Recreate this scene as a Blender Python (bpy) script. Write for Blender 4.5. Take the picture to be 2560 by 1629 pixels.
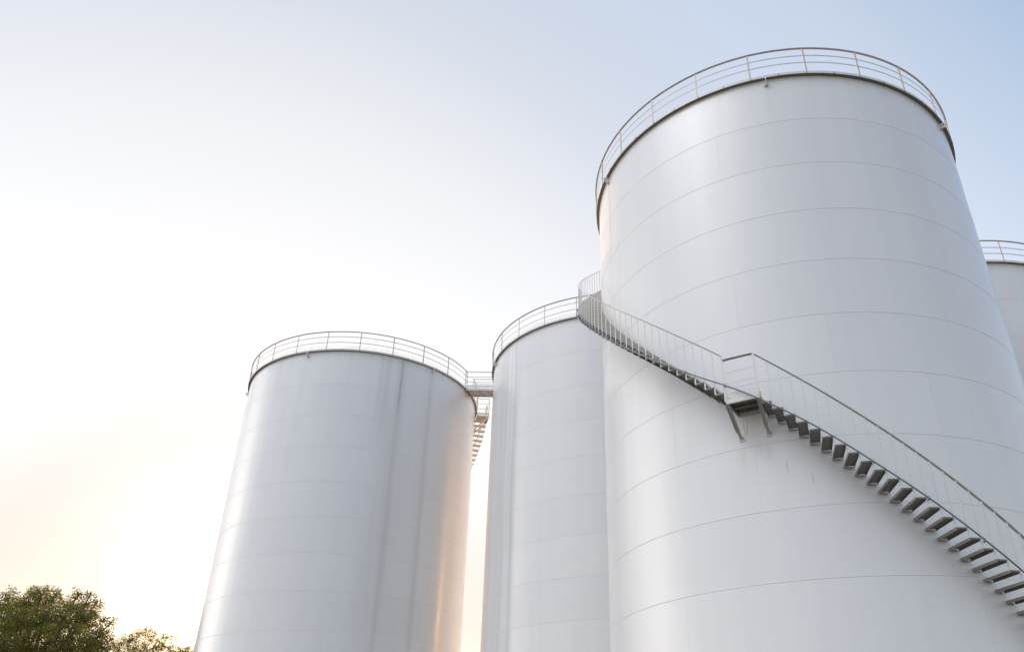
import bpy, bmesh, math, random
from mathutils import Vector, Matrix

R_ = math.radians
for o in list(bpy.data.objects):
    bpy.data.objects.remove(o)
scene = bpy.context.scene
COL = scene.collection

# ------------------------------------------------------------------ camera
S = 0.72            # metres per survey unit (tank radius = 8 units)
EYE = 1.6
cam_d = bpy.data.cameras.new('camera')
cam_d.sensor_fit = 'HORIZONTAL'
cam_d.sensor_width = 36.0
cam_d.lens = 2008.116 / 2560 * 36.0
cam_d.shift_x = (1280 - 1385.32) / 2560
cam_d.shift_y = (911.225 - 814.5) / 2560
cam_d.clip_start = 0.1
cam_d.clip_end = 6000
cam = bpy.data.objects.new('camera', cam_d)
COL.objects.link(cam)
PITCH, ROLL = R_(29.02495), R_(0.46204)
fw = Vector((0, math.cos(PITCH), math.sin(PITCH)))
rt = Vector((1, 0, 0))
up = rt.cross(fw)
rt2 = math.cos(ROLL) * rt + math.sin(ROLL) * up
up2 = -math.sin(ROLL) * rt + math.cos(ROLL) * up
M = Matrix((rt2, up2, -fw)).transposed().to_4x4()
M.translation = Vector((0, 0, EYE))
cam.matrix_world = M
scene.camera = cam

# ------------------------------------------------------------------ sky, sun, exposure
HORIZON_FALL, HORIZON_A = 13.0, (1.9, -0.2, -1.4)      # mean, cos and cos^4 of the azimuth from the sun
SUN_AZ, SUN_EL = -22.8, 11.6          # degrees, azimuth from +Y towards +X
sun_dir = Vector((math.sin(R_(SUN_AZ)) * math.cos(R_(SUN_EL)),
                  math.cos(R_(SUN_AZ)) * math.cos(R_(SUN_EL)), math.sin(R_(SUN_EL))))
world = bpy.data.worlds.new('World')
scene.world = world
world.use_nodes = True
wn, wl = world.node_tree.nodes, world.node_tree.links
wn.clear()
w_out = wn.new('ShaderNodeOutputWorld')
sky = wn.new('ShaderNodeTexSky')
sky.sky_type = 'NISHITA'
sky.sun_disc = False
sky.sun_elevation = R_(SUN_EL)
sky.sun_rotation = R_(SUN_AZ)
sky.air_density = 1.0
sky.dust_density = 0.4
sky.ozone_density = 2.0
bg_sky = wn.new('ShaderNodeBackground')
bg_sky.inputs['Strength'].default_value = 0.05
wl.new(sky.outputs[0], bg_sky.inputs['Color'])
# thin bright haze of the hazy evening air: brightest round the sun and low down
tc = wn.new('ShaderNodeTexCoord')
dot = wn.new('ShaderNodeVectorMath'); dot.operation = 'DOT_PRODUCT'
wl.new(tc.outputs['Generated'], dot.inputs[0])
dot.inputs[1].default_value = sun_dir
def wmath(op, a, b=None, clamp=False):
    n = wn.new('ShaderNodeMath'); n.operation = op; n.use_clamp = clamp
    for i, v in enumerate((a, b)):
        if v is None: continue
        if isinstance(v, (int, float)): n.inputs[i].default_value = v
        else: wl.new(v, n.inputs[i])
    return n.outputs[0]
ang = wmath('MULTIPLY', wmath('ARCCOSINE', wmath('MINIMUM', wmath('MAXIMUM', dot.outputs['Value'], -1.0), 1.0)), 180 / math.pi)
mr = wn.new('ShaderNodeMath'); mr.operation = 'DIVIDE'; wl.new(ang, mr.inputs[0]); mr.inputs[1].default_value = 180.0
ramp = wn.new('ShaderNodeValToRGB')
ramp.color_ramp.interpolation = 'CARDINAL'
STOPS = [(0, (18.0, 14.0, 9.0)), (2.5, (7.0, 5.8, 4.2)), (4.2, (2.3, 2.1, 1.85)), (6, (1.25, 1.15, 1.0)), (8.5, (0.92, 0.84, 0.73)), (11.5, (0.78, 0.72, 0.65)), (14.5, (0.88, 0.81, 0.735)), (18, (0.90, 0.85, 0.79)), (27, (0.85, 0.82, 0.785)),
         (33, (0.78, 0.76, 0.75)), (38, (0.68, 0.685, 0.71)), (44, (0.59, 0.625, 0.69)), (51, (0.545, 0.605, 0.71)), (57, (0.49, 0.555, 0.67)), (64, (0.35, 0.455, 0.61)), (75, (0.26, 0.37, 0.56)), (95, (0.30, 0.40, 0.58)),
         (120, (0.31, 0.40, 0.56)), (180, (0.30, 0.39, 0.56))]
RAMP_TOP = 20.0                     # a colour ramp stops at 1: it holds the radiances divided by this
STOPS = [(a, tuple(v / RAMP_TOP for v in c)) for a, c in STOPS]
els = ramp.color_ramp.elements
while len(els) > 1: els.remove(els[-1])
els[0].position = 0; els[0].color = (*STOPS[0][1], 1)
for a, c in STOPS[1:]:
    e = els.new(a / 180); e.color = (*c, 1)
wl.new(mr.outputs[0], ramp.inputs[0])
bg_haze = wn.new('ShaderNodeBackground')
bg_haze.inputs['Strength'].default_value = RAMP_TOP
# pale band of haze along the whole horizon, stronger towards the sun
sepw = wn.new('ShaderNodeSeparateXYZ'); wl.new(tc.outputs['Generated'], sepw.inputs[0])
elev = wmath('MULTIPLY', wmath('ARCSINE', wmath('MINIMUM', wmath('ABSOLUTE', sepw.outputs[2]), 1.0)), 180 / math.pi)
fall = wmath('POWER', math.e, wmath('DIVIDE', elev, -HORIZON_FALL))
warm = wn.new('ShaderNodeMix'); warm.data_type = 'RGBA'; warm.blend_type = 'MULTIPLY'
wmr = wn.new('ShaderNodeMapRange'); wmr.interpolation_type = 'SMOOTHSTEP'
wl.new(elev, wmr.inputs[0]); wmr.inputs[1].default_value = 26.5; wmr.inputs[2].default_value = 8.0
wl.new(wmr.outputs[0], warm.inputs[0])
wl.new(ramp.outputs[0], warm.inputs[6]); warm.inputs[7].default_value = (0.50, 0.365, 0.245, 1)
wl.new(warm.outputs[2], bg_haze.inputs['Color'])
hlen = wmath('SQRT', wmath('ADD', wmath('ADD', wmath('MULTIPLY', sepw.outputs[0], sepw.outputs[0]), wmath('MULTIPLY', sepw.outputs[1], sepw.outputs[1])), 1e-6))
cosd = wmath('DIVIDE', wmath('ADD', wmath('MULTIPLY', sepw.outputs[0], math.sin(R_(SUN_AZ))), wmath('MULTIPLY', sepw.outputs[1], math.cos(R_(SUN_AZ)))), hlen)
amp = wmath('ADD', wmath('ADD', wmath('MULTIPLY', cosd, HORIZON_A[1]), wmath('MULTIPLY', wmath('POWER', wmath('MULTIPLY', cosd, cosd), 2.0), HORIZON_A[2])), HORIZON_A[0])
bg_hor = wn.new('ShaderNodeBackground')
bg_hor.inputs['Color'].default_value = (1.0, 0.93, 0.86, 1)
wl.new(wmath('MULTIPLY', fall, amp), bg_hor.inputs['Strength'])
addh = wn.new('ShaderNodeAddShader')
wl.new(bg_haze.outputs[0], addh.inputs[0]); wl.new(bg_hor.outputs[0], addh.inputs[1])
# added bright patches of unseen sky that light the tanks: high behind and to the left of the camera, and low to the west
last = addh
for c_az, c_el, c_w, c_s, c_col in ((238.0, 55.0, 16.0, 6.9, (1.0, 0.965, 0.935)), (286.0, 13.0, 14.0, 3.0, (1.0, 0.90, 0.79))):
    vd = wn.new('ShaderNodeVectorMath'); vd.operation = 'DOT_PRODUCT'
    wl.new(tc.outputs['Generated'], vd.inputs[0])
    vd.inputs[1].default_value = (math.sin(R_(c_az)) * math.cos(R_(c_el)), math.cos(R_(c_az)) * math.cos(R_(c_el)), math.sin(R_(c_el)))
    va = wmath('DIVIDE', wmath('ARCCOSINE', wmath('MINIMUM', wmath('MAXIMUM', vd.outputs['Value'], -1.0), 1.0)), R_(c_w))
    lobe = wmath('MULTIPLY', wmath('POWER', math.e, wmath('MULTIPLY', wmath('MULTIPLY', va, va), -1.0)), c_s)
    bg_lobe = wn.new('ShaderNodeBackground')
    bg_lobe.inputs['Color'].default_value = (*c_col, 1)
    wl.new(lobe, bg_lobe.inputs['Strength'])
    addv = wn.new('ShaderNodeAddShader')
    wl.new(last.outputs[0], addv.inputs[0]); wl.new(bg_lobe.outputs[0], addv.inputs[1])
    last = addv
addw = wn.new('ShaderNodeAddShader')
wl.new(bg_sky.outputs[0], addw.inputs[0]); wl.new(addv.outputs[0], addw.inputs[1])
wl.new(addw.outputs[0], w_out.inputs['Surface'])

sun_d = bpy.data.lights.new('sun', 'SUN')
sun_d.energy = 5.0
sun_d.angle = R_(0.5)
sun_d.color = (1.0, 0.52, 0.18)
sun = bpy.data.objects.new('sun', sun_d)
sun.rotation_euler = (-sun_dir).to_track_quat('-Z', 'Y').to_euler()
sun.location = (0, 0, 60)
COL.objects.link(sun)

scene.view_settings.view_transform = 'Standard'
scene.view_settings.look = 'None'
scene.view_settings.exposure = 0.0
scene.view_settings.gamma = 1.0
scene.view_settings.use_curve_mapping = False
scene.cycles.max_bounces = 10
scene.cycles.diffuse_bounces = 6
scene.cycles.glossy_bounces = 5
scene.cycles.transparent_max_bounces = 16
scene.cycles.sample_clamp_indirect = 20.0
scene.cycles.use_denoising = True

# ------------------------------------------------------------------ materials
def mat(name):
    m = bpy.data.materials.new(name); m.use_nodes = True
    nt = m.node_tree; nt.nodes.clear()
    out = nt.nodes.new('ShaderNodeOutputMaterial')
    b = nt.nodes.new('ShaderNodeBsdfPrincipled')
    nt.links.new(b.outputs[0], out.inputs[0])
    return m, nt, b, out
class NT:
    """tiny helper round a node tree"""
    def __init__(s, nt): s.nt = nt
    def n(s, t, **kw):
        x = s.nt.nodes.new(t)
        for k, v in kw.items(): setattr(x, k, v)
        return x
    def l(s, a, b): s.nt.links.new(a, b)
    def m(s, op, a, b=None, c=None, clamp=False):
        x = s.nt.nodes.new('ShaderNodeMath'); x.operation = op; x.use_clamp = clamp
        for i, v in enumerate((a, b, c)):
            if v is None: continue
            if isinstance(v, (int, float)): x.inputs[i].default_value = v
            else: s.nt.links.new(v, x.inputs[i])
        return x.outputs[0]
    def mix(s, f, a, b):
        x = s.nt.nodes.new('ShaderNodeMix'); x.data_type = 'RGBA'
        for i, v in ((0, f), (6, a), (7, b)):
            if isinstance(v, (int, float)): x.inputs[i].default_value = v
            elif isinstance(v, tuple): x.inputs[i].default_value = (*v, 1)
            else: s.nt.links.new(v, x.inputs[i])
        return x.outputs[2]
    def noise(s, vec, scale, det=4, rough=.55):
        x = s.nt.nodes.new('ShaderNodeTexNoise')
        x.inputs['Scale'].default_value = scale; x.inputs['Detail'].default_value = det
        x.inputs['Roughness'].default_value = rough
        s.nt.links.new(vec, x.inputs['Vector'])
        return x.outputs['Fac']
    def scaled(s, vec, sc):
        x = s.nt.nodes.new('ShaderNodeMapping'); x.inputs['Scale'].default_value = sc
        s.nt.links.new(vec, x.inputs['Vector'])
        return x.outputs[0]

def shell_paint(name, streaks, rust=(), rim_z=18.0, base=(0.78, 0.785, 0.79)):
    """white tank paint: faint vertical dirt, blotches, and the dark runs below the rim.
    streaks: (angle deg, half width m, strength, top z, bottom z)"""
    m, nt, b, out = mat(name); N = NT(nt)
    tco = N.n('ShaderNodeTexCoord').outputs['Object']
    sep = N.n('ShaderNodeSeparateXYZ'); N.l(tco, sep.inputs[0])
    X, Y, Z = sep.outputs
    arc = N.m('MULTIPLY', N.m('ARCTAN2', Y, X), 8 * S)        # metres round the shell
    fine = N.noise(N.scaled(tco, (1, 1, .035)), 2.6, 6, .6)
    wide = N.noise(N.scaled(tco, (1, 1, .25)), .28, 3)
    blot = N.noise(tco, .9, 4)
    f1 = N.m('MULTIPLY', N.m('SUBTRACT', fine, .45, clamp=True), .38)
    col = N.mix(f1, base, (0.47, 0.47, 0.46))
    f2 = N.m('MULTIPLY', N.m('SUBTRACT', wide, .40, clamp=True), .5)
    col = N.mix(f2, col, (0.66, 0.665, 0.68))
    f3 = N.m('MULTIPLY', N.m('SUBTRACT', blot, .56, clamp=True), .9)
    col = N.mix(f3, col, (0.70, 0.665, 0.62))
    plate = N.n('ShaderNodeAttribute', attribute_name='plate').outputs['Fac']
    col = N.mix(N.m('MULTIPLY', plate, .35), col, (0.70, 0.70, 0.71))
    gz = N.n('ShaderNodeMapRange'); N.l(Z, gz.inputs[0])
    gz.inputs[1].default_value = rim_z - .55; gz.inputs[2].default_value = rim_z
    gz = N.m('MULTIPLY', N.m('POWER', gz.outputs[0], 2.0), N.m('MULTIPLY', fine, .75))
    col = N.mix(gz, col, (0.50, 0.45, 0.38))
    wob = N.m('MULTIPLY', N.m('SUBTRACT', N.noise(N.scaled(tco, (1, 1, .10)), 1.3, 3), .5), .5)
    brk = N.noise(N.scaled(tco, (3, 3, .11)), 1.1, 5, .65)
    def runs(lst):
      tot = None
      for a, w, st, zt, zb in lst:
        d = N.m('DIVIDE', N.m('SUBTRACT', N.m('ADD', arc, wob if w > .09 else N.m('MULTIPLY', wob, .25)), R_(a) * 8 * S), w)
        g = N.m('POWER', 2.718, N.m('MULTIPLY', N.m('MULTIPLY', d, d), -1.0))
        zf = N.n('ShaderNodeMapRange', interpolation_type='SMOOTHSTEP')
        N.l(Z, zf.inputs[0])
        zf.inputs[1].default_value = zb; zf.inputs[2].default_value = zb + (zt - zb) * .55
        topm = N.n('ShaderNodeMapRange'); N.l(Z, topm.inputs[0])
        topm.inputs[1].default_value = zt + .02; topm.inputs[2].default_value = zt - .10
        g = N.m('MULTIPLY', N.m('MULTIPLY', g, topm.outputs[0]), N.m('MULTIPLY', zf.outputs[0], st))
        tot = g if tot is None else N.m('ADD', tot, g)
      return N.m('MULTIPLY', tot, N.m('MULTIPLY', brk, 1.7), clamp=True) if tot is not None else None
    t1 = runs(streaks)
    if t1 is not None: col = N.mix(t1, col, (0.29, 0.26, 0.22))
    t2 = runs(rust)
    if t2 is not None: col = N.mix(t2, col, (0.42, 0.25, 0.14))
    N.l(col, b.inputs['Base Color'])
    b.inputs['Roughness'].default_value = .30
    b.inputs['Specular IOR Level'].default_value = .5
    rr = N.n('ShaderNodeMapRange'); N.l(fine, rr.inputs[0])
    rr.inputs[3].default_value = .30; rr.inputs[4].default_value = .42
    b.inputs['Coat Weight'].default_value = .55
    b.inputs['Coat IOR'].default_value = 1.5
    rc = N.n('ShaderNodeMapRange'); N.l(fine, rc.inputs[0])
    rc.inputs[3].default_value = .09; rc.inputs[4].default_value = .19
    N.l(rc.outputs[0], b.inputs['Coat Roughness'])
    N.l(rr.outputs[0], b.inputs['Roughness'])
    bmp = N.n('ShaderNodeBump'); bmp.inputs['Strength'].default_value = .2; bmp.inputs['Distance'].default_value = .05
    N.l(N.noise(N.scaled(tco, (1, 1, .6)), .55, 2), bmp.inputs['Height'])
    N.l(bmp.outputs[0], b.inputs['Normal']); N.l(bmp.outputs[0], b.inputs['Coat Normal'])
    return m

def steel_paint(name, base, rust=(.24, .12, .06), amount=.35, rough=.45, metal=0.0):
    m, nt, b, out = mat(name); N = NT(nt)
    tco = N.n('ShaderNodeTexCoord').outputs['Object']
    n1 = N.noise(tco, 3.0, 6, .65)
    n2 = N.noise(tco, 17.0, 4, .6)
    f = N.m('MULTIPLY', N.m('SUBTRACT', n1, .56, clamp=True), amount * 4, clamp=True)
    col = N.mix(f, base, rust)
    col = N.mix(N.m('MULTIPLY', n2, .25), col, tuple(c * .72 for c in base))
    N.l(col, b.inputs['Base Color'])
    b.inputs['Roughness'].default_value = rough
    b.inputs['Metallic'].default_value = metal
    return m

M_SEAM = steel_paint('weld_seam', (.71, .70, .68), (.60, .54, .47), .5, .4)
M_WHITE = steel_paint('white_steel', (.72, .715, .70), (.50, .38, .28), .18, .42)
M_RAIL = steel_paint('rail_steel', (.58, .555, .53), (.40, .28, .19), .30, .45)
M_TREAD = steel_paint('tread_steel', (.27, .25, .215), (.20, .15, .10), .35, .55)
M_BRIGHT = steel_paint('bright_white_steel', (.86, .855, .84), (.6, .5, .4), .10, .38)
M_LIP = steel_paint('tread_edge', (.60, .57, .52), (.36, .28, .20), .3, .5)
M_RUST = steel_paint('rusty_steel', (.30, .20, .13), (.20, .09, .04), .6, .7)
M_ROOF = steel_paint('roof_plate', (.70, .70, .69), (.5, .42, .35), .2, .45)
M_CONDUIT = steel_paint('conduit', (.17, .20, .235), (.12, .12, .12), .3, .35, .25)
M_CLAMP = steel_paint('clamp_steel', (.30, .32, .34), (.2, .15, .12), .3, .35, .5)
M_YELLOW = steel_paint('yellow_paint', (.72, .50, .10), (.45, .30, .10), .4, .5)
M_ROPE = steel_paint('yellow_rope', (.62, .50, .24), (.45, .33, .15), .3, .8)
M_CONC = steel_paint('concrete', (.40, .39, .37), (.30, .28, .25), .4, .85)

def ground_mat():
    m, nt, b, out = mat('dry_gravel_ground'); N = NT(nt)
    tco = N.n('ShaderNodeTexCoord').outputs['Object']
    a = N.noise(tco, .05, 5); c = N.noise(tco, 6.0, 6, .7)
    col = N.mix(a, (.085, .078, .066), (.11, .10, .085))
    col = N.mix(N.m('MULTIPLY', c, .5), col, (.06, .053, .045))
    N.l(col, b.inputs['Base Color']); b.inputs['Roughness'].default_value = .9
    bmp = N.n('ShaderNodeBump'); bmp.inputs['Distance'].default_value = .03; N.l(c, bmp.inputs['Height'])
    N.l(bmp.outputs[0], b.inputs['Normal'])
    return m
def leaf_mat(name, ca, cb, trans):
    m, nt, b, out = mat(name); N = NT(nt)
    tco = N.n('ShaderNodeTexCoord').outputs['Object']
    att = N.n('ShaderNodeAttribute', attribute_name='leaf')
    col = N.mix(att.outputs['Fac'], ca, cb)
    N.l(col, b.inputs['Base Color']); b.inputs['Roughness'].default_value = .5
    b.inputs['Specular IOR Level'].default_value = .3
    t = N.n('ShaderNodeBsdfTranslucent')
    tc_ = N.mix(att.outputs['Fac'], tuple(min(1, x * k) for x, k in zip(ca, (2.0, 2.1, .9))), tuple(min(1, x * k) for x, k in zip(cb, (2.0, 2.1, .9))))
    N.l(tc_, t.inputs['Color'])
    mx = N.n('ShaderNodeMixShader'); mx.inputs[0].default_value = trans
    N.l(b.outputs[0], mx.inputs[1]); N.l(t.outputs[0], mx.inputs[2]); N.l(mx.outputs[0], out.inputs[0])
    return m
M_BARK = steel_paint('bark', (.10, .075, .055), (.06, .045, .035), .5, .9)

# ------------------------------------------------------------------ object helpers
def tag(o, label=None, cat=None, group=None, kind=None):
    for k, v in (('label', label), ('category', cat), ('group', group), ('kind', kind)):
        if v: o[k] = v
    return o
def thing(name, label, cat, loc, rz=0.0, group=None):
    o = bpy.data.objects.new(name, None); COL.objects.link(o)
    o.empty_display_size = .5
    o.location = loc; o.rotation_euler = (0, 0, rz)
    return tag(o, label, cat, group)
def obj(name, me, parent=None, loc=(0, 0, 0), rz=0.0):
    o = bpy.data.objects.new(name, me); COL.objects.link(o)
    o.location = loc; o.rotation_euler = (0, 0, rz)
    if parent: o.parent = parent
    return o
class MB:
    """vertex / face collector -> one mesh"""
    def __init__(s): s.v = []; s.f = []; s.mi = []; s.sm = []
    def face(s, idx, mi=0, sm=False): s.f.append(idx); s.mi.append(mi); s.sm.append(sm)
    def box(s, c, d, rz=0.0, mi=0, mtx=None):
        """centre, full sizes; optional rotation matrix"""
        b = len(s.v)
        Mx = mtx or Matrix.Rotation(rz, 3, 'Z')
        for sx in (-.5, .5):
            for sy in (-.5, .5):
                for sz in (-.5, .5):
                    s.v.append(Vector(c) + Mx @ Vector((sx * d[0], sy * d[1], sz * d[2])))
        for q in ((0, 1, 3, 2), (4, 6, 7, 5), (0, 4, 5, 1), (2, 3, 7, 6), (0, 2, 6, 4), (1, 5, 7, 3)):
            s.face([b + i for i in q], mi)
    def bar(s, p, q, w, h, upv=Vector((0, 0, 1)), mi=0):
        """rectangular bar from p to q: w across (sideways), h along upv"""
        p, q = Vector(p), Vector(q); d = q - p; L = d.length; d.normalize()
        sd = d.cross(upv)
        if sd.length < 1e-4: sd = d.cross(Vector((1, 0, 0)))
        sd.normalize(); u = sd.cross(d)
        s.box((p + q) / 2, (L, w, h), mtx=Matrix((d, sd, u)).transposed(), mi=mi)
    def sweep(s, frames, prof, closed=False, mi=0, sm=False):
        """frames: list of functions (a,b)->Vector for profile coordinates; prof closed outline"""
        b = len(s.v); n = len(prof); m = len(frames)
        for fr in frames:
            for p in prof: s.v.append(fr(*p))
        for i in range(m if closed else m - 1):
            j = (i + 1) % m
            for k in range(n):
                l = (k + 1) % n
                s.face([b + i * n + k, b + i * n + l, b + j * n + l, b + j * n + k], mi, sm)
        if not closed:
            s.face([b + k for k in range(n)][::-1], mi)
            s.face([b + (m - 1) * n + k for k in range(n)], mi)
    def tube(s, pts, r, n=8, mi=0, radii=None):
        pts = [Vector(p) for p in pts]; fr = []
        for i, p in enumerate(pts):
            d = (pts[min(i + 1, len(pts) - 1)] - pts[max(i - 1, 0)]).normalized()
            a = d.cross(Vector((0, 0, 1)))
            if a.length < 1e-3: a = d.cross(Vector((0, 1, 0)))
            a.normalize(); c = a.cross(d)
            rr = radii[i] if radii else r
            fr.append(lambda u, v, p=p, a=a, c=c, rr=rr: p + (a * u + c * v) * rr)
        s.sweep(fr, [(math.cos(2 * math.pi * k / n), math.sin(2 * math.pi * k / n)) for k in range(n)], mi=mi, sm=True)
    def mesh(s, name, mats):
        me = bpy.data.meshes.new(name)
        me.from_pydata([tuple(v) for v in s.v], [], s.f)
        for m in (mats if isinstance(mats, (list, tuple)) else [mats]): me.materials.append(m)
        me.polygons.foreach_set('material_index', s.mi)
        me.polygons.foreach_set('use_smooth', s.sm)
        me.validate(); me.update()
        bm = bmesh.new(); bm.from_mesh(me); bmesh.ops.recalc_face_normals(bm, faces=bm.faces); bm.to_mesh(me); bm.free()
        return me
def pol(r, a, z): return Vector((r * math.cos(R_(a)), r * math.sin(R_(a)), z))
def ring_frames(r, n=192, a0=0.0, a1=360.0, zf=None, closed=True):
    fr = []
    for i in range(n if closed else n + 1):
        a = a0 + (a1 - a0) * i / n
        z = zf(a) if zf else 0.0
        fr.append(lambda dr, dz, a=a, z=z: pol(r + dr, a, z + dz))
    return fr
def rect(r0, r1, z0, z1): return [(r0, z0), (r1, z0), (r1, z1), (r0, z1)]

RAD = 8 * S
def ZM(z): return z * S + EYE              # survey height -> metres above ground

# ------------------------------------------------------------------ ground
g = MB()
n = 40
for i in range(n + 1):
    for j in range(n + 1):
        u = (i / n * 2 - 1); v = (j / n * 2 - 1)
        g.v.append(Vector((u * abs(u) * 2500, v * abs(v) * 2500, 0)))
for i in range(n):
    for j in range(n):
        a = i * (n + 1) + j
        g.face([a, a + n + 1, a + n + 2, a + 1])
tag(obj('ground', g.mesh('ground', ground_mat())), kind='structure')

# ------------------------------------------------------------------ tanks
W_RIM, H_RIM = .134 * S, .120 * S
def post_mesh():
    b = MB()                                  # steel angle, foot bolted over the rim face
    b.box((.003, .0, .47), (.006, .045, .94)); b.box((-.0195, -.0195, .47), (.039, .006, .94))
    return b.mesh('post', M_RAIL)
def lug_mesh():
    """lifting eye: radial plate with a hole, on a pad"""
    b = MB(); t = .012; cx, cz, rh = .115, -.02, .030
    outl = []
    for k in range(24):
        a = 2 * math.pi * k / 24
        x, z = cx + .075 * math.cos(a), cz + .075 * math.sin(a)
        if math.cos(a) < 0: x = .002 if abs(math.sin(a)) < .999 else x; z = cz + (.085 + .03 * abs(math.sin(a))) * math.sin(a)
        outl.append((x, z))
    hole = [(cx + rh * math.cos(2 * math.pi * k / 24), cz + rh * math.sin(2 * math.pi * k / 24)) for k in range(24)]
    for y in (-t, t):
        for x, z in outl: b.v.append(Vector((x, y, z)))
        for x, z in hole: b.v.append(Vector((x, y, z)))
    for k in range(24):
        l = (k + 1) % 24
        b.face([k, l, 24 + l, 24 + k]); b.face([48 + k, 72 + k, 72 + l, 48 + l])
        b.face([k, 48 + k, 48 + l, l]); b.face([24 + k, 24 + l, 72 + l, 72 + k])
    b.box((.004, 0, -.03), (.008, .10, .24))
    b.box((.025, 0, -.150), (.05, .11, .006))
    return b.mesh('lifting_lug', M_WHITE)
POST = post_mesh(); LUG = lug_mesh()
LUGW = LUG

def tank(cx, cy, zs, name_label, seams0, post0, lug0, streaks, low_rail, rails, paint_name, rust=(), posts=range(24)):
    """zs: rim bottom and the weld heights, in survey units; seams0: angle of the first vertical weld"""
    phi = math.atan2(-cy, -cx)
    t = thing('storage_tank', name_label, 'storage tank', (cx * S, cy * S, 0), phi, 'white storage tanks standing in a row')
    zb = ZM(zs[0]); zt = zb + H_RIM
    paint = shell_paint(paint_name, [(a, w, st, zb, zb - dz) for a, w, st, dz in streaks],
                        [(a, w, st, ZM(z), ZM(z) - dz) for a, w, st, z, dz in rust], zb)
    b = MB()
    NS = 288
    z0 = .25
    lev = [ZM(z) for z in zs[1:]]
    while lev[-1] - 2.12 * S > z0 + .3: lev.append(lev[-1] - 2.12 * S)
    # plate shell
    rows = [zb + .02] + lev + [z0]
    for z in rows:
        for i in range(NS): b.v.append(pol(RAD, 360 * i / NS, z))
    for r in range(len(rows) - 1):
        for i in range(NS):
            j = (i + 1) % NS
            b.face([r * NS + i, r * NS + j, (r + 1) * NS + j, (r + 1) * NS + i], 0, True)
    # weld beads: one ring per course, staggered uprights
    bead = [(-.004, -.012), (.002, -.009), (.0032, 0), (.002, .009), (-.004, .012)]
    for z in lev:
        b.sweep([(lambda dr, dz, f=f, z=z: f(dr, dz + z)) for f in ring_frames(RAD, 216)], bead, closed=True, mi=1, sm=True)
    for c in range(len(rows) - 1):
        a0 = seams0 + 20 * ((1, 2, 0)[c % 3])
        for k in range(6):
            a = a0 + 60 * k
            hw = math.degrees(.007 / RAD)
            p = [(-hw, -.004), (-hw * .6, .001), (0, .0018), (hw * .6, .001), (hw, -.004)]
            zt_, zb_ = rows[c] - .02, rows[c + 1] + .012
            b.sweep([(lambda da, dr, a=a, z=z: pol(RAD + dr, a + da, z)) for z in (zb_, zt_)], p, mi=1)
    me = b.mesh('shell', [paint, M_SEAM])
    rp_ = random.Random(int(cx * 100))
    tone = {}
    vals = []
    for i_, p_ in enumerate(me.polygons):
        if i_ >= NS * (len(rows) - 1): vals.append(0.0); continue
        c_ = i_ // NS; a_ = (i_ % NS + .5) * 360 / NS - seams0 - 20 * ((1, 2, 0)[c_ % 3])
        vals.append(tone.setdefault((c_, int(a_ // 60) % 6), rp_.random()))
    me.attributes.new('plate', 'FLOAT', 'FACE').data.foreach_set('value', vals)
    obj('shell', me, t)
    # rim angle
    b = MB()
    b.sweep(ring_frames(RAD, 240), rect(-.03, W_RIM, zb, zt), closed=True, mi=0)
    for q in range(0, len(b.f), 4): b.mi[q] = 2                 # underside: its shade painted in as dark brown
    for k in range(24):
        a = post0 + 7.5 + 15 * k
        b.box(pol(RAD + W_RIM + .002, a, (zb + zt) / 2 - .01), (.010, .022, H_RIM * .62), rz=R_(a), mi=1)
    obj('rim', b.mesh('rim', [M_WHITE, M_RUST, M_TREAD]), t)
    # shallow cone roof
    b = MB()
    rr = [(RAD - .03, zt - .004), (RAD * .6, zt + .30), (RAD * .25, zt + .52), (.4, zt + .60)]
    for r, z in rr:
        for i in range(96): b.v.append(pol(r, 3.75 * i, z))
    for k in range(3):
        for i in range(96):
            j = (i + 1) % 96
            b.face([k * 96 + i, k * 96 + j, (k + 1) * 96 + j, (k + 1) * 96 + i], 0, True)
    b.face([3 * 96 + i for i in range(96)])
    obj('roof', b.mesh('roof', M_ROOF), t)
    # guard rail: top angle with mid rails and posts under it
    rp = RAD + W_RIM + .003
    top = ZM(rails[0])
    gap = low_rail                              # opening for the bridge / stair, degrees
    def run(prof, z):
        b = MB()
        if gap: b.sweep(ring_frames(rp, 220, gap[1], gap[0] + 360, lambda a: z, False), prof)
        else: b.sweep(ring_frames(rp, 240, 0, 360, lambda a: z, True), prof, closed=True)
        return b
    b = run([(-.030, -.030), (-.024, -.030), (-.024, -.006), (.020, -.006), (.020, 0), (-.030, 0)], top)
    gr = obj('guardrail', b.mesh('guardrail', M_RAIL), t)
    for z in rails[1:]:
        hh = .019 if z - zs[0] > .35 else .008
        b = run(rect(-.0065, -.0005, -hh, hh), ZM(z))
        obj('mid_rail', b.mesh('mid_rail', M_RAIL), gr)
    sc = (top - .03 - (zb + .01)) / .94
    for k in posts:
        a = post0 + 15 * k
        if gap and gap[0] + 1 < (a - gap[0]) % 360 + gap[0] < gap[1] - 1: continue
        p = obj('post', POST, gr, pol(rp, a, zb + .01), R_(a)); p.scale = (1, 1, sc)
    for k in range(6):
        a = lug0 + 60 * k
        obj('lifting_lug', LUG, t, pol(RAD, a, zb - .10), R_(a))
    b = MB()
    b.sweep(ring_frames(RAD, 120), rect(-.5, .25, 0, z0), closed=True)
    b.face([i * 4 + 3 for i in range(120)])
    obj('foundation_ring', b.mesh('foundation_ring', M_CONC), t)
    return t, phi

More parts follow.
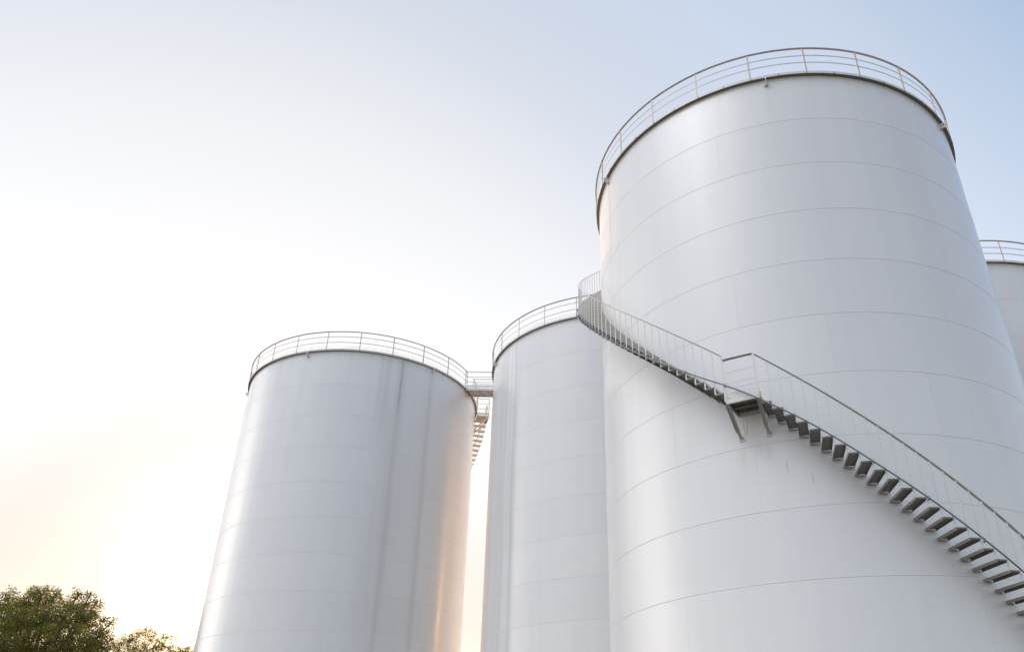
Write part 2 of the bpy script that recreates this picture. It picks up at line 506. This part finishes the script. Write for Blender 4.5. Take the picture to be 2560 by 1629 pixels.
SEAM_Z = [22.68, 20.52, 18.38, 16.23, 14.09, 11.96, 9.84, 7.73, 5.65]
BIG, LEFT, MID, RGT = (10.0927, 29.7241), (-13.7741, 52.7955), (3.9764, 47.5741), (22.7327, 41.7243)
t_big, ph_big = tank(*BIG, [24.93] + SEAM_Z, 'huge white storage tank nearest the camera, wrapped by a spiral stair with a landing',
    9.3, .7, 4.6, [(-55.7, .16, .10, 9), (-12, .3, .06, 6), (40, .5, .05, 10)], None, [26.335, 25.9, 25.52], 'tank_paint_near',
    [(-55.7, .05, .30, 24.8, 3.5), (4.6, .04, .07, 24.7, 1.6), (64.3, .05, .25, 24.8, 3), (-13.45, .06, .16, 10.05, .9), (-7.6, .06, .14, 10.05, .8), (-4.2, .012, .6, 9.2, .35), (.4, .012, .6, 8.72, .30), (-9.5, .30, .20, 10.9, 1.3), (-30, .4, .10, 13.2, 1.5)])  # the last two are broad brown patches under the landing and upper flight
t_left, ph_left = tank(*LEFT, [25.735] + [z + .6964 for z in SEAM_Z], 'white storage tank at the left with two dark dirt runs down its side',
    -24.3 + 20, 9.2, -29.6, [(14.8, .05, .34, 3.2), (14.8, .17, .17, 30), (13.2, .6, .09, 30), (11, .9, .07, 16), (30.6, .17, .20, 30), (8, .12, .18, 5), (5.5, .08, .15, 4), (26, .6, .06, 26), (-30, .2, .05, 8), (-68, .10, .25, 3)],
    (55.4, 63.0), [27.13, 26.73, 26.31, 25.99], 'tank_paint_left')
t_mid, ph_mid = tank(*MID, [25.355] + [z + .3721 for z in SEAM_Z], 'white storage tank between the left tank and the nearest one, half hidden by its stair',
    -24.2, -14.4, -69.2, [(-47, .10, .22, 30), (-45.5, .35, .12, 26), (-53.7, .12, .16, 22), (-57, .25, .15, 18), (-50, .06, .18, 12)],
    (-120.5, -113.0), [26.75, 26.36, 25.90, 25.61], 'tank_paint_middle')
t_rgt, ph_rgt = tank(*RGT, [24.93] + SEAM_Z, 'white storage tank at the right edge, mostly hidden behind the nearest tank',
    9.3, 2.0, 20, [(10, .3, .10, 8)], None, [26.30, 25.84, 25.455], 'tank_paint_right')

# ------------------------------------------------------------------ spiral stairs
R_IN, R_OUT = 8.02 * S, 9.04 * S
def tread_mesh(m_under, m_nose):
    """folded plate tread, nose and back edge turned down; lies along +X from shell to outer edge"""
    b = MB(); L = R_OUT - R_IN; w = .300 * S; xm = (R_IN + R_OUT) / 2
    b.box((xm, 0, .004), (L, w, .008))
    b.box((xm, -w / 2 + .003, -.0235), (L, .006, .048))
    b.box((xm, w / 2 - .003, -.0235), (L, .006, .048)); b.mi[-3] = 1          # nose face paler: sky light put into its colour
    b.box((R_OUT - .003, 0, -.010), (.006, w - .014, .028))
    return b.mesh('tread', [m_under, m_nose])
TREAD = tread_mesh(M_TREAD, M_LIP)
TREAD_PALE = tread_mesh(M_WHITE, M_WHITE)  # paler copy for the far stair: sunlight put into the colour
def baluster_mesh(h):
    b = MB()
    b.box((R_OUT - .004, 0, h / 2), (.008, .032, h)); b.box((R_OUT - .010, 0, h / 2), (.004, .012, h))
    b.box((R_OUT - .004, .055, .006), (.030, .10, .010))
    return b.mesh('baluster', M_WHITE)
RAILPROF = [(-.048, -.032), (-.042, -.032), (-.042, -.006), (.004, -.006), (.004, 0), (-.048, 0)]

def flight(stair, a_start, z_start, da, dz, count, rail_z, first_bal, bal_h, part_label=None, tread=None):
    """count treads from a boundary angle; da/dz signed per tread (degrees, survey units)"""
    bm_ = baluster_mesh(bal_h)
    for i in range(1, count + 1):
        a = a_start + da * (i - .5)
        obj('tread', tread or TREAD, stair, (0, 0, ZM(z_start + dz * i)), R_(a))
    for i in range(first_bal, count + 1):
        a = a_start + da * i
        lowz = ZM(min(z_start + dz * i, z_start + dz * (i + 1)))
        obj('baluster', bm_, stair, (0, 0, lowz), R_(a))

# --- the near tank's stair
st = thing('spiral_staircase', 'white steel spiral stair with a small landing, winding up the nearest tank', 'staircase',
           (BIG[0] * S, BIG[1] * S, 0), ph_big)
LA0, LA1, LZ = -13.4, -6.75, 11.06           # landing: angles and floor height
DA_D, DZ_D = 1.953, -.2715
DA_U, DZ_U = -2.013, .2758
n_dn = 47; n_up = 50
BH_D = (1.585) * S
BH_U = (1.50) * S
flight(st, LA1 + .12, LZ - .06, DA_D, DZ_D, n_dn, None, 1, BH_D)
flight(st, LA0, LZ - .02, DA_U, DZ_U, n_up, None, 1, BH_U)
def zr_dn(a): return ZM(12.43 - .1400 * (a + 6.857))
def zr_up(a): return ZM(12.62 + .1362 * (-13.4 - a))
hr = MB(); hr.sweep(ring_frames(R_OUT, 110, -7.0, LA1 + DA_D * n_dn, zr_dn, False), RAILPROF)
obj('handrail', hr.mesh('handrail', M_RAIL), st)
hr = MB(); hr.sweep(ring_frames(R_OUT, 130, -13.45, LA0 + DA_U * n_up, zr_up, False), RAILPROF)
obj('handrail', hr.mesh('handrail', M_WHITE), st)

# landing
b = MB()
zf = ZM(LZ); za = (LA0 + LA1) / 2; hw = (LA1 - LA0) / 2
fl = lambda r0, r1, z0, z1, a0=LA0, a1=LA1, n=6, mi=0: b.sweep(ring_frames(0, n, a0, a1, None, False), [(r0, z0), (r1, z0), (r1, z1), (r0, z1)], mi=mi)
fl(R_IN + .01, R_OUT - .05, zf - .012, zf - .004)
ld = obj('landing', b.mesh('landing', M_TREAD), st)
b = MB()
fl(R_OUT - .048, R_OUT, zf - .105, zf + .012)                    # outer edge channel
obj('edge_beam', b.mesh('edge_beam', M_WHITE), ld)
b = MB()
for a in (LA0 + .18, LA1 - .18):
    b.bar(pol(R_IN - .005, a, zf - .065), pol(R_OUT - .055, a, zf - .065), .045, .095)
for r in (R_IN + .33, R_IN + .06):
    fl(r, r + .05, zf - .085, zf - .014, LA0 + .45, LA1 - .45)
obj('floor_beam', b.mesh('floor_beam', M_TREAD), ld)
b = MB()
fl(R_OUT - .012, R_OUT - .005, zf + .030, zf + .155)
obj('toe_board', b.mesh('toe_board', M_WHITE), ld)
for z in (11.985, 11.605):
    b = MB(); fl(R_OUT - .006, R_OUT, ZM(z) - .022, ZM(z) + .022); obj('mid_rail', b.mesh('mid_rail', M_WHITE), ld)
b = MB(); b.sweep(ring_frames(R_OUT, 6, LA0 - .1, LA1 - .3, lambda a: ZM(12.47), False), RAILPROF)
obj('top_rail', b.mesh('top_rail', M_RAIL), ld)
for a in (LA0 - .02, LA1 - .28):
    b = MB()
    b.box(pol(R_OUT + .004, a, (zf - .05 + ZM(12.45)) / 2), (.006, .05, ZM(12.45) - zf + .05), rz=R_(a))
    b.box(pol(R_OUT - .018, a, (zf + ZM(12.45)) / 2), (.036, .006, ZM(12.45) - zf - .01), rz=R_(a))
    obj('post', b.mesh('post', M_WHITE), ld)
b = MB(); b.bar(pol(R_OUT - .01, LA0, zr_up(LA0) - .02), pol(R_OUT - .01, LA0, ZM(12.46)), .04, .04)
obj('rail_drop', b.mesh('rail_drop', M_WHITE), ld)
for a in (LA0 + .1, LA1 - .35):
    b = MB()
    p, q = pol(R_OUT - .05, a, zf - .10), pol(RAD + .02, a, ZM(10.14))
    d = (q - p).normalized(); out = Vector((math.cos(R_(a)), math.sin(R_(a)), 0)); sd = Vector((-out.y, out.x, 0))
    nn = d.cross(sd)
    b.bar(p, p + (q - p) * .80, .085, .010, nn)                 # web of the strut
    for s_ in (-1, 1): b.bar(p + sd * s_ * .039 + nn * .024, p + sd * s_ * .039 + nn * .024 + (q - p) * .80, .008, .048, nn)
    b.bar(p + (q - p) * .76 + nn * .012, q, .060, .012, nn)     # lapped end cleat
    b.bar(p + (q - p) * .76 + nn * .030 + sd * .030, q + sd * .030, .010, .045, nn)
    b.box(pol(RAD + .006, a, ZM(10.12)), (.012, .11, .12), rz=R_(a))
    obj('brace', b.mesh('brace', M_RAIL), ld)
b = MB()
b.box(pol(R_OUT - .03, LA1 + .10, zf - .03), (.010, .030, .13), rz=R_(LA1 + .2))
obj('marker_plate', b.mesh('marker_plate', M_YELLOW), ld)

# conduit clipped along the outer edge of the treads
pipe = [(96, -3.25), (60, 1.72), (32.5, 5.55), (26.7, 6.35), (18.96, 7.43), (11.2, 8.47), (8.42, 8.87), (1.41, 9.83), (-5.2, 10.63), (-6.96, 10.85), (-13.3, 11.54), (-18.2, 12.03),
        (-28.5, 13.23), (-36.8, 14.30), (-45.06, 15.42), (-70, 18.83), (-114, 24.85)]
def pipe_z(a):
    for (a0, z0), (a1, z1) in zip(pipe, pipe[1:]):
        if a1 <= a <= a0: return z0 + (z1 - z0) * (a0 - a) / (a0 - a1)
    return pipe[-1][1]
def pipe_s(a):
    return sum(pipe_z(a + d) for d in (-2, -1, 0, 1, 2)) / 5
R_PIPE = 9.12 * S
b = MB()
b.tube([pol(R_PIPE, a, ZM(pipe_s(a))) for a in [82 - 1.5 * i for i in range(130)]], .017, 8)
cd = obj('conduit', b.mesh('conduit', M_CONDUIT), st)
for k in range(-5, 13):
    a = -5.26 - 8.05 * k
    if a > 80 or a < -112: continue
    b = MB()
    z = ZM(pipe_s(a))
    b.box(pol(R_PIPE, a, z), (.048, .034, .05), rz=R_(a)); b.box(pol(R_PIPE - .05, a + .25, z - .012), (.09, .02, .03), rz=R_(a)); b.box(pol(R_PIPE + .004, a + .3, z - .03), (.014, .014, .05), rz=R_(a))
    obj('clamp', b.mesh('clamp', M_CLAMP), cd)

# yellow cords hanging under the landing
def hang(pts, r=.007):
    b = MB(); b.tube(pts, r, 6); return b
bx = MB()
a = LA0 + 1.55
p = [pol(RAD + .28, a, zf - .07), pol(RAD + .27, a + .05, zf - .35), pol(RAD + .26, a + .2, zf - .62), pol(RAD + .26, a + .5, zf - .72), pol(RAD + .27, a + .85, zf - .55), pol(RAD + .30, a + .95, zf - .3), pol(RAD + .32, a + .95, zf - .07)]
bx.tube(p, .006, 6)
rope = obj('hanging_rope', bx.mesh('hanging_rope', M_ROPE)); rope.location = (BIG[0] * S, BIG[1] * S, 0); rope.rotation_euler = (0, 0, ph_big)
tag(rope, 'thin yellow rope loop hanging under the stair landing', 'rope')

# --- the left tank's stair, seen past its right edge
st2 = thing('spiral_staircase', 'sunlit stair and railed top platform behind the right edge of the left tank', 'staircase',
            (LEFT[0] * S, LEFT[1] * S, 0), ph_left)
PA0, PA1, PZ = 84.0, 91.5, 25.68
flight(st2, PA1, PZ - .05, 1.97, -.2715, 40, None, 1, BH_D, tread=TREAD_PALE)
hr = MB(); hr.sweep(ring_frames(R_OUT, 90, PA1, PA1 + 1.97 * 40, lambda a: ZM(PZ + 1.35 - .1378 * (a - PA1)), False), RAILPROF)
obj('handrail', hr.mesh('handrail', M_RAIL), st2)
b = MB(); zf = ZM(PZ)
fl(RAD + .11, R_OUT - .04, zf - .012, zf, PA0, PA1)
pl = obj('platform', b.mesh('platform', M_WHITE), st2)
b = MB(); fl(R_OUT - .038, R_OUT + .01, zf - .10, zf + .01, PA0, PA1)
for a in (PA0 + .2, (PA0 + PA1) / 2, PA1 - .2): b.bar(pol(RAD + .105, a, zf - .055), pol(R_OUT - .042, a, zf - .055), .04, .08)
obj('floor_beam', b.mesh('floor_beam', M_RAIL), pl)
for dz, h in ((1.34, .022), (.93, .018), (.50, .018), (.12, .05)):
    b = MB(); z = ZM(PZ + dz)
    fl(R_OUT - .008, R_OUT, z - h, z + h, PA0, PA1)
    b.bar(pol(RAD + .12, PA0, z), pol(R_OUT - .01, PA0, z), .03 if dz > 1.2 else .008, 2 * h)
    obj('platform_rail', b.mesh('platform_rail', M_RAIL), pl)
for r, a in ((R_OUT, PA0), (R_OUT, PA1), (RAD + .12, PA0)):
    b = MB(); b.box(pol(r, a, zf + .5), (.04, .04, 1.0), rz=R_(a)); obj('post', b.mesh('post', M_RAIL), pl)
for a in (PA0 + .3, PA1 - .3):
    b = MB(); b.bar(pol(R_OUT - .04, a, zf - .10), pol(RAD + .01, a, zf - .85), .07, .06); obj('brace', b.mesh('brace', M_RAIL), pl)

# ------------------------------------------------------------------ bridge between the left and middle tanks
pL, pM = Vector((LEFT[0] * S, LEFT[1] * S, 0)), Vector((MID[0] * S, MID[1] * S, 0))
d = (pM - pL); D = d.length; d.normalize(); sd = Vector((d.y, -d.x, 0))      # sd points to the camera side
wb = .56 * S
x0 = math.sqrt((RAD + W_RIM + .01) ** 2 - wb ** 2); x1 = D - x0
zl, zm = ZM(25.735), ZM(25.40)
org = pL + d * x0
br = thing('walkway_bridge', 'short railed steel walkway bridging the rims of the left and middle tanks', 'walkway', (org.x, org.y, 0), math.atan2(d.y, d.x))
LB = x1 - x0
def bp(x, y, dz=0): return Vector((x, y, zl + (zm - zl) * x / LB + dz))     # y<0: camera side
b = MB(); b.bar(bp(-.02, 0, .008), bp(LB + .02, 0, .008), 2 * wb - .09, .008)
obj('deck', b.mesh('deck', M_WHITE), br)
for s_ in (-1, 1):
    b = MB(); b.bar(bp(-.04, s_ * (wb - .02), .0), bp(LB + .04, s_ * (wb - .02), .0), .04, .13)
    sb = obj('side_beam', b.mesh('side_beam', M_WHITE), br)
    b = MB(); b.bar(bp(0, s_ * wb, .16), bp(LB, s_ * wb, .16), .006, .13)
    obj('toe_board', b.mesh('toe_board', M_WHITE), br)
    for dz, w, h in ((.96, .05, .03), (.68, .008, .038), (.38, .008, .038)):
        b = MB(); b.bar(bp(0, s_ * wb, dz), bp(LB, s_ * wb, dz), w, h)
        obj('hand_rail', b.mesh('hand_rail', M_RAIL), br)
    for x in (.03, LB - .03):
        b = MB(); b.bar(bp(x, s_ * (wb + .006), -.06), bp(x, s_ * (wb + .006), .96), .045, .012, Vector((0, 1, 0)))
        obj('post', b.mesh('post', M_WHITE), br)
for fx in (.08, .36, .64, .92):
    b = MB(); b.bar(bp(LB * fx, -wb + .045, -.045), bp(LB * fx, wb - .045, -.045), .07 if fx == .64 else .03, .075)
    obj('cross_beam', b.mesh('cross_beam', M_WHITE), br)

# ------------------------------------------------------------------ trees
def px_ray(x, y):
    """direction for a photograph pixel, scaled so that its y component is 1 (used once, to place the trees)"""
    d = fw + (x - 1385.32) / 2008.116 * rt2 - (y - 911.225) / 2008.116 * up2
    return d / d.y
def at(x, y, Y):
    r = px_ray(x, y); return Vector((r.x * Y, Y, EYE + r.z * Y))

def make_tree(name, label, base, blobs, leaf, per, material, trunk_r, seed, spread=1.0, gap=.0):
    """blobs: crown clumps (centre relative to base, radius). Leaf-sized faces are strewn through every clump."""
    rnd = random.Random(seed)
    t = thing(name, label, 'tree', tuple(base), 0, 'trees beyond the tanks')
    # limbs
    b = MB()
    top = max(c.z for c, r in blobs)
    fork = Vector((rnd.uniform(-.2, .2), rnd.uniform(-.2, .2), top * .38))
    b.tube([Vector((0, 0, -.1)), fork * .5 + Vector((rnd.uniform(-.15, .15), 0, 0)), fork], 1, 9, radii=[trunk_r * 1.35, trunk_r, trunk_r * .85])
    for i, (c, r) in enumerate(blobs):
        if i % 2 and r < .5 * max(x[1] for x in blobs): pass
        mid = fork.lerp(c, .5) + Vector((rnd.uniform(-.4, .4), rnd.uniform(-.4, .4), rnd.uniform(-.1, .5)))
        rr = trunk_r * rnd.uniform(.22, .42)
        b.tube([fork * rnd.uniform(.8, 1.0), mid, c, c + Vector((rnd.uniform(-.3, .3), rnd.uniform(-.3, .3), rnd.uniform(.1, .35))) * r], 1, 6, radii=[rr, rr * .7, rr * .35, rr * .12])
        for k in range(5):
            e = c + Vector((rnd.uniform(-.8, .8), rnd.uniform(-.8, .8), rnd.uniform(-.5, .6))) * r
            b.tube([c, c.lerp(e, .5) + Vector((0, 0, .08 * r)), e], 1, 5, radii=[rr * .3, rr * .2, rr * .08])
    obj('trunk', b.mesh('trunk', M_BARK), t)
    vs, fs, cols = [], [], []
    for c, r in blobs:
        tw = []
        ntw = max(6, int(per * r * r / 16))
        for _ in range(ntw):
            v = Vector((rnd.gauss(0, 1), rnd.gauss(0, 1), rnd.gauss(0, 1))).normalized() * (rnd.random() ** .42) * r
            v.z *= .82
            tw.append(c + v)
        for p in tw:
            tone = min(1, max(0, rnd.gauss(.45, .25)))
            for _ in range(16):
                q = p + Vector((rnd.uniform(-1, 1), rnd.uniform(-1, 1), rnd.uniform(-.8, .8))) * leaf * 1.9
                ax = Vector((rnd.gauss(0, 1), rnd.gauss(0, 1), rnd.gauss(-.15, .7))).normalized()
                sd_ = ax.cross(Vector((rnd.gauss(0, 1), rnd.gauss(0, 1), rnd.gauss(0, 1)))).normalized()
                L = leaf * rnd.uniform(.7, 1.3); w = L * rnd.uniform(.26, .38)
                nrm = ax.cross(sd_) * L * .10
                i = len(vs)
                vs += [q, q + ax * L * .5 + sd_ * w - nrm, q + ax * L, q + ax * L * .5 - sd_ * w - nrm]
                fs.append((i, i + 1, i + 2, i + 3)); cols.append(min(1, max(0, tone + rnd.uniform(-.15, .15))))
    me = bpy.data.meshes.new('crown')
    me.from_pydata([tuple(v) for v in vs], [], fs)
    me.materials.append(material)
    at_ = me.attributes.new('leaf', 'FLOAT', 'FACE'); at_.data.foreach_set('value', cols)
    me.update()
    obj('crown', me, t)
    return t
def blobs_from_px(base, spots):
    """crown clumps where the photograph shows them: (px, py, distance, radius in px)"""
    out = []
    for x, y, Y, rp in spots:
        c = at(x, y, Y) - base
        out.append((c, rp * Y / math.cos(PITCH) / 2008.116 * 1.02))
    return out
L_DARK = leaf_mat('leaf_dark', (.066, .068, .027), (.160, .150, .056), .55)
L_LIGHT = leaf_mat('leaf_light', (.105, .098, .038), (.200, .172, .070), .55)

YB = 56.0
base = at(90, 1560, YB); base.z = 0
rnd = random.Random(5)
spots = [(22, 1500, YB, 34), (60, 1512, YB - 1, 30), (103, 1484, YB, 26), (118, 1500, YB + 1, 34), (140, 1486, YB, 18), (75, 1484, YB + .5, 12), (178, 1512, YB, 26), (196, 1486, YB - .5, 16), (226, 1484, YB, 13), (214, 1512, YB + 1, 22),
         (243, 1506, YB, 12), (234, 1530, YB - 1, 20), (205, 1545, YB - 2, 34), (160, 1545, YB - 2.5, 42), (110, 1545, YB - 3, 42), (55, 1555, YB - 3, 44), (10, 1550, YB - 2, 44),
         (255, 1552, YB, 14), (276, 1556, YB - .3, 11), (258, 1580, YB - 1, 22), (230, 1585, YB - 2, 34), (180, 1600, YB - 3.5, 44), (120, 1605, YB - 4, 46), (60, 1610, YB - 4, 46), (5, 1610, YB - 3, 46),
         (-45, 1530, YB, 44), (-80, 1575, YB - 1, 44), (-40, 1600, YB - 3, 50), (255, 1615, YB - 1.5, 26), (215, 1640, YB - 3, 44), (150, 1665, YB - 4, 56), (80, 1680, YB - 4, 60), (0, 1680, YB - 3, 56), (255, 1660, YB - 1, 34), (-80, 1660, YB - 1, 60),
         (-110, 1620, YB, 44), (200, 1700, YB - 2, 60), (110, 1730, YB - 3, 66), (20, 1740, YB - 2, 66)]
# fill behind, so that the crown has depth
more = [(x + rnd.uniform(-12, 12), y + rnd.uniform(8, 26), Y + rnd.uniform(2, 5), r * .95) for x, y, Y, r in spots if r > 24]
make_tree('broadleaf_tree', 'large dark green broadleaf tree with a dense rounded crown, at the far left', base,
          blobs_from_px(base, spots + more), .125, 780, L_DARK, .30, 11)
YS = 62.0
base = at(350, 1600, YS); base.z = 0
spots = [(300, 1606, YS, 14), (322, 1596, YS, 15), (345, 1586, YS, 14), (366, 1574, YS, 12), (378, 1590, YS, 13), (335, 1612, YS, 18), (365, 1612, YS - 1, 18), (398, 1604, YS, 13), (416, 1592, YS, 10), (434, 1592, YS, 8), (392, 1622, YS, 18), (425, 1618, YS, 14),
         (285, 1620, YS, 16), (310, 1632, YS, 22), (350, 1640, YS - 1, 28), (400, 1645, YS - 1, 28), (440, 1630, YS, 16), (300, 1670, YS, 36), (360, 1690, YS, 44), (420, 1680, YS, 36)]
make_tree('slender_tree', 'small airy tree with thin sunlit twigs, between the large tree and the left tank', base,
          blobs_from_px(base, spots), .095, 1500, L_LIGHT, .13, 23)
YV = 66.0
base = at(480, 1640, YV); base.z = 0
spots = [(452, 1628, YV, 12), (470, 1622, YV, 10), (486, 1624, YV, 9), (500, 1628, YV, 9), (460, 1642, YV, 18), (490, 1645, YV, 18), (515, 1640, YV, 14), (475, 1670, YV, 34), (510, 1680, YV, 36), (445, 1680, YV, 30)]
make_tree('low_tree', 'low tree whose top just shows at the foot of the left tank', base,
          blobs_from_px(base, spots), .095, 1500, L_LIGHT, .11, 37)
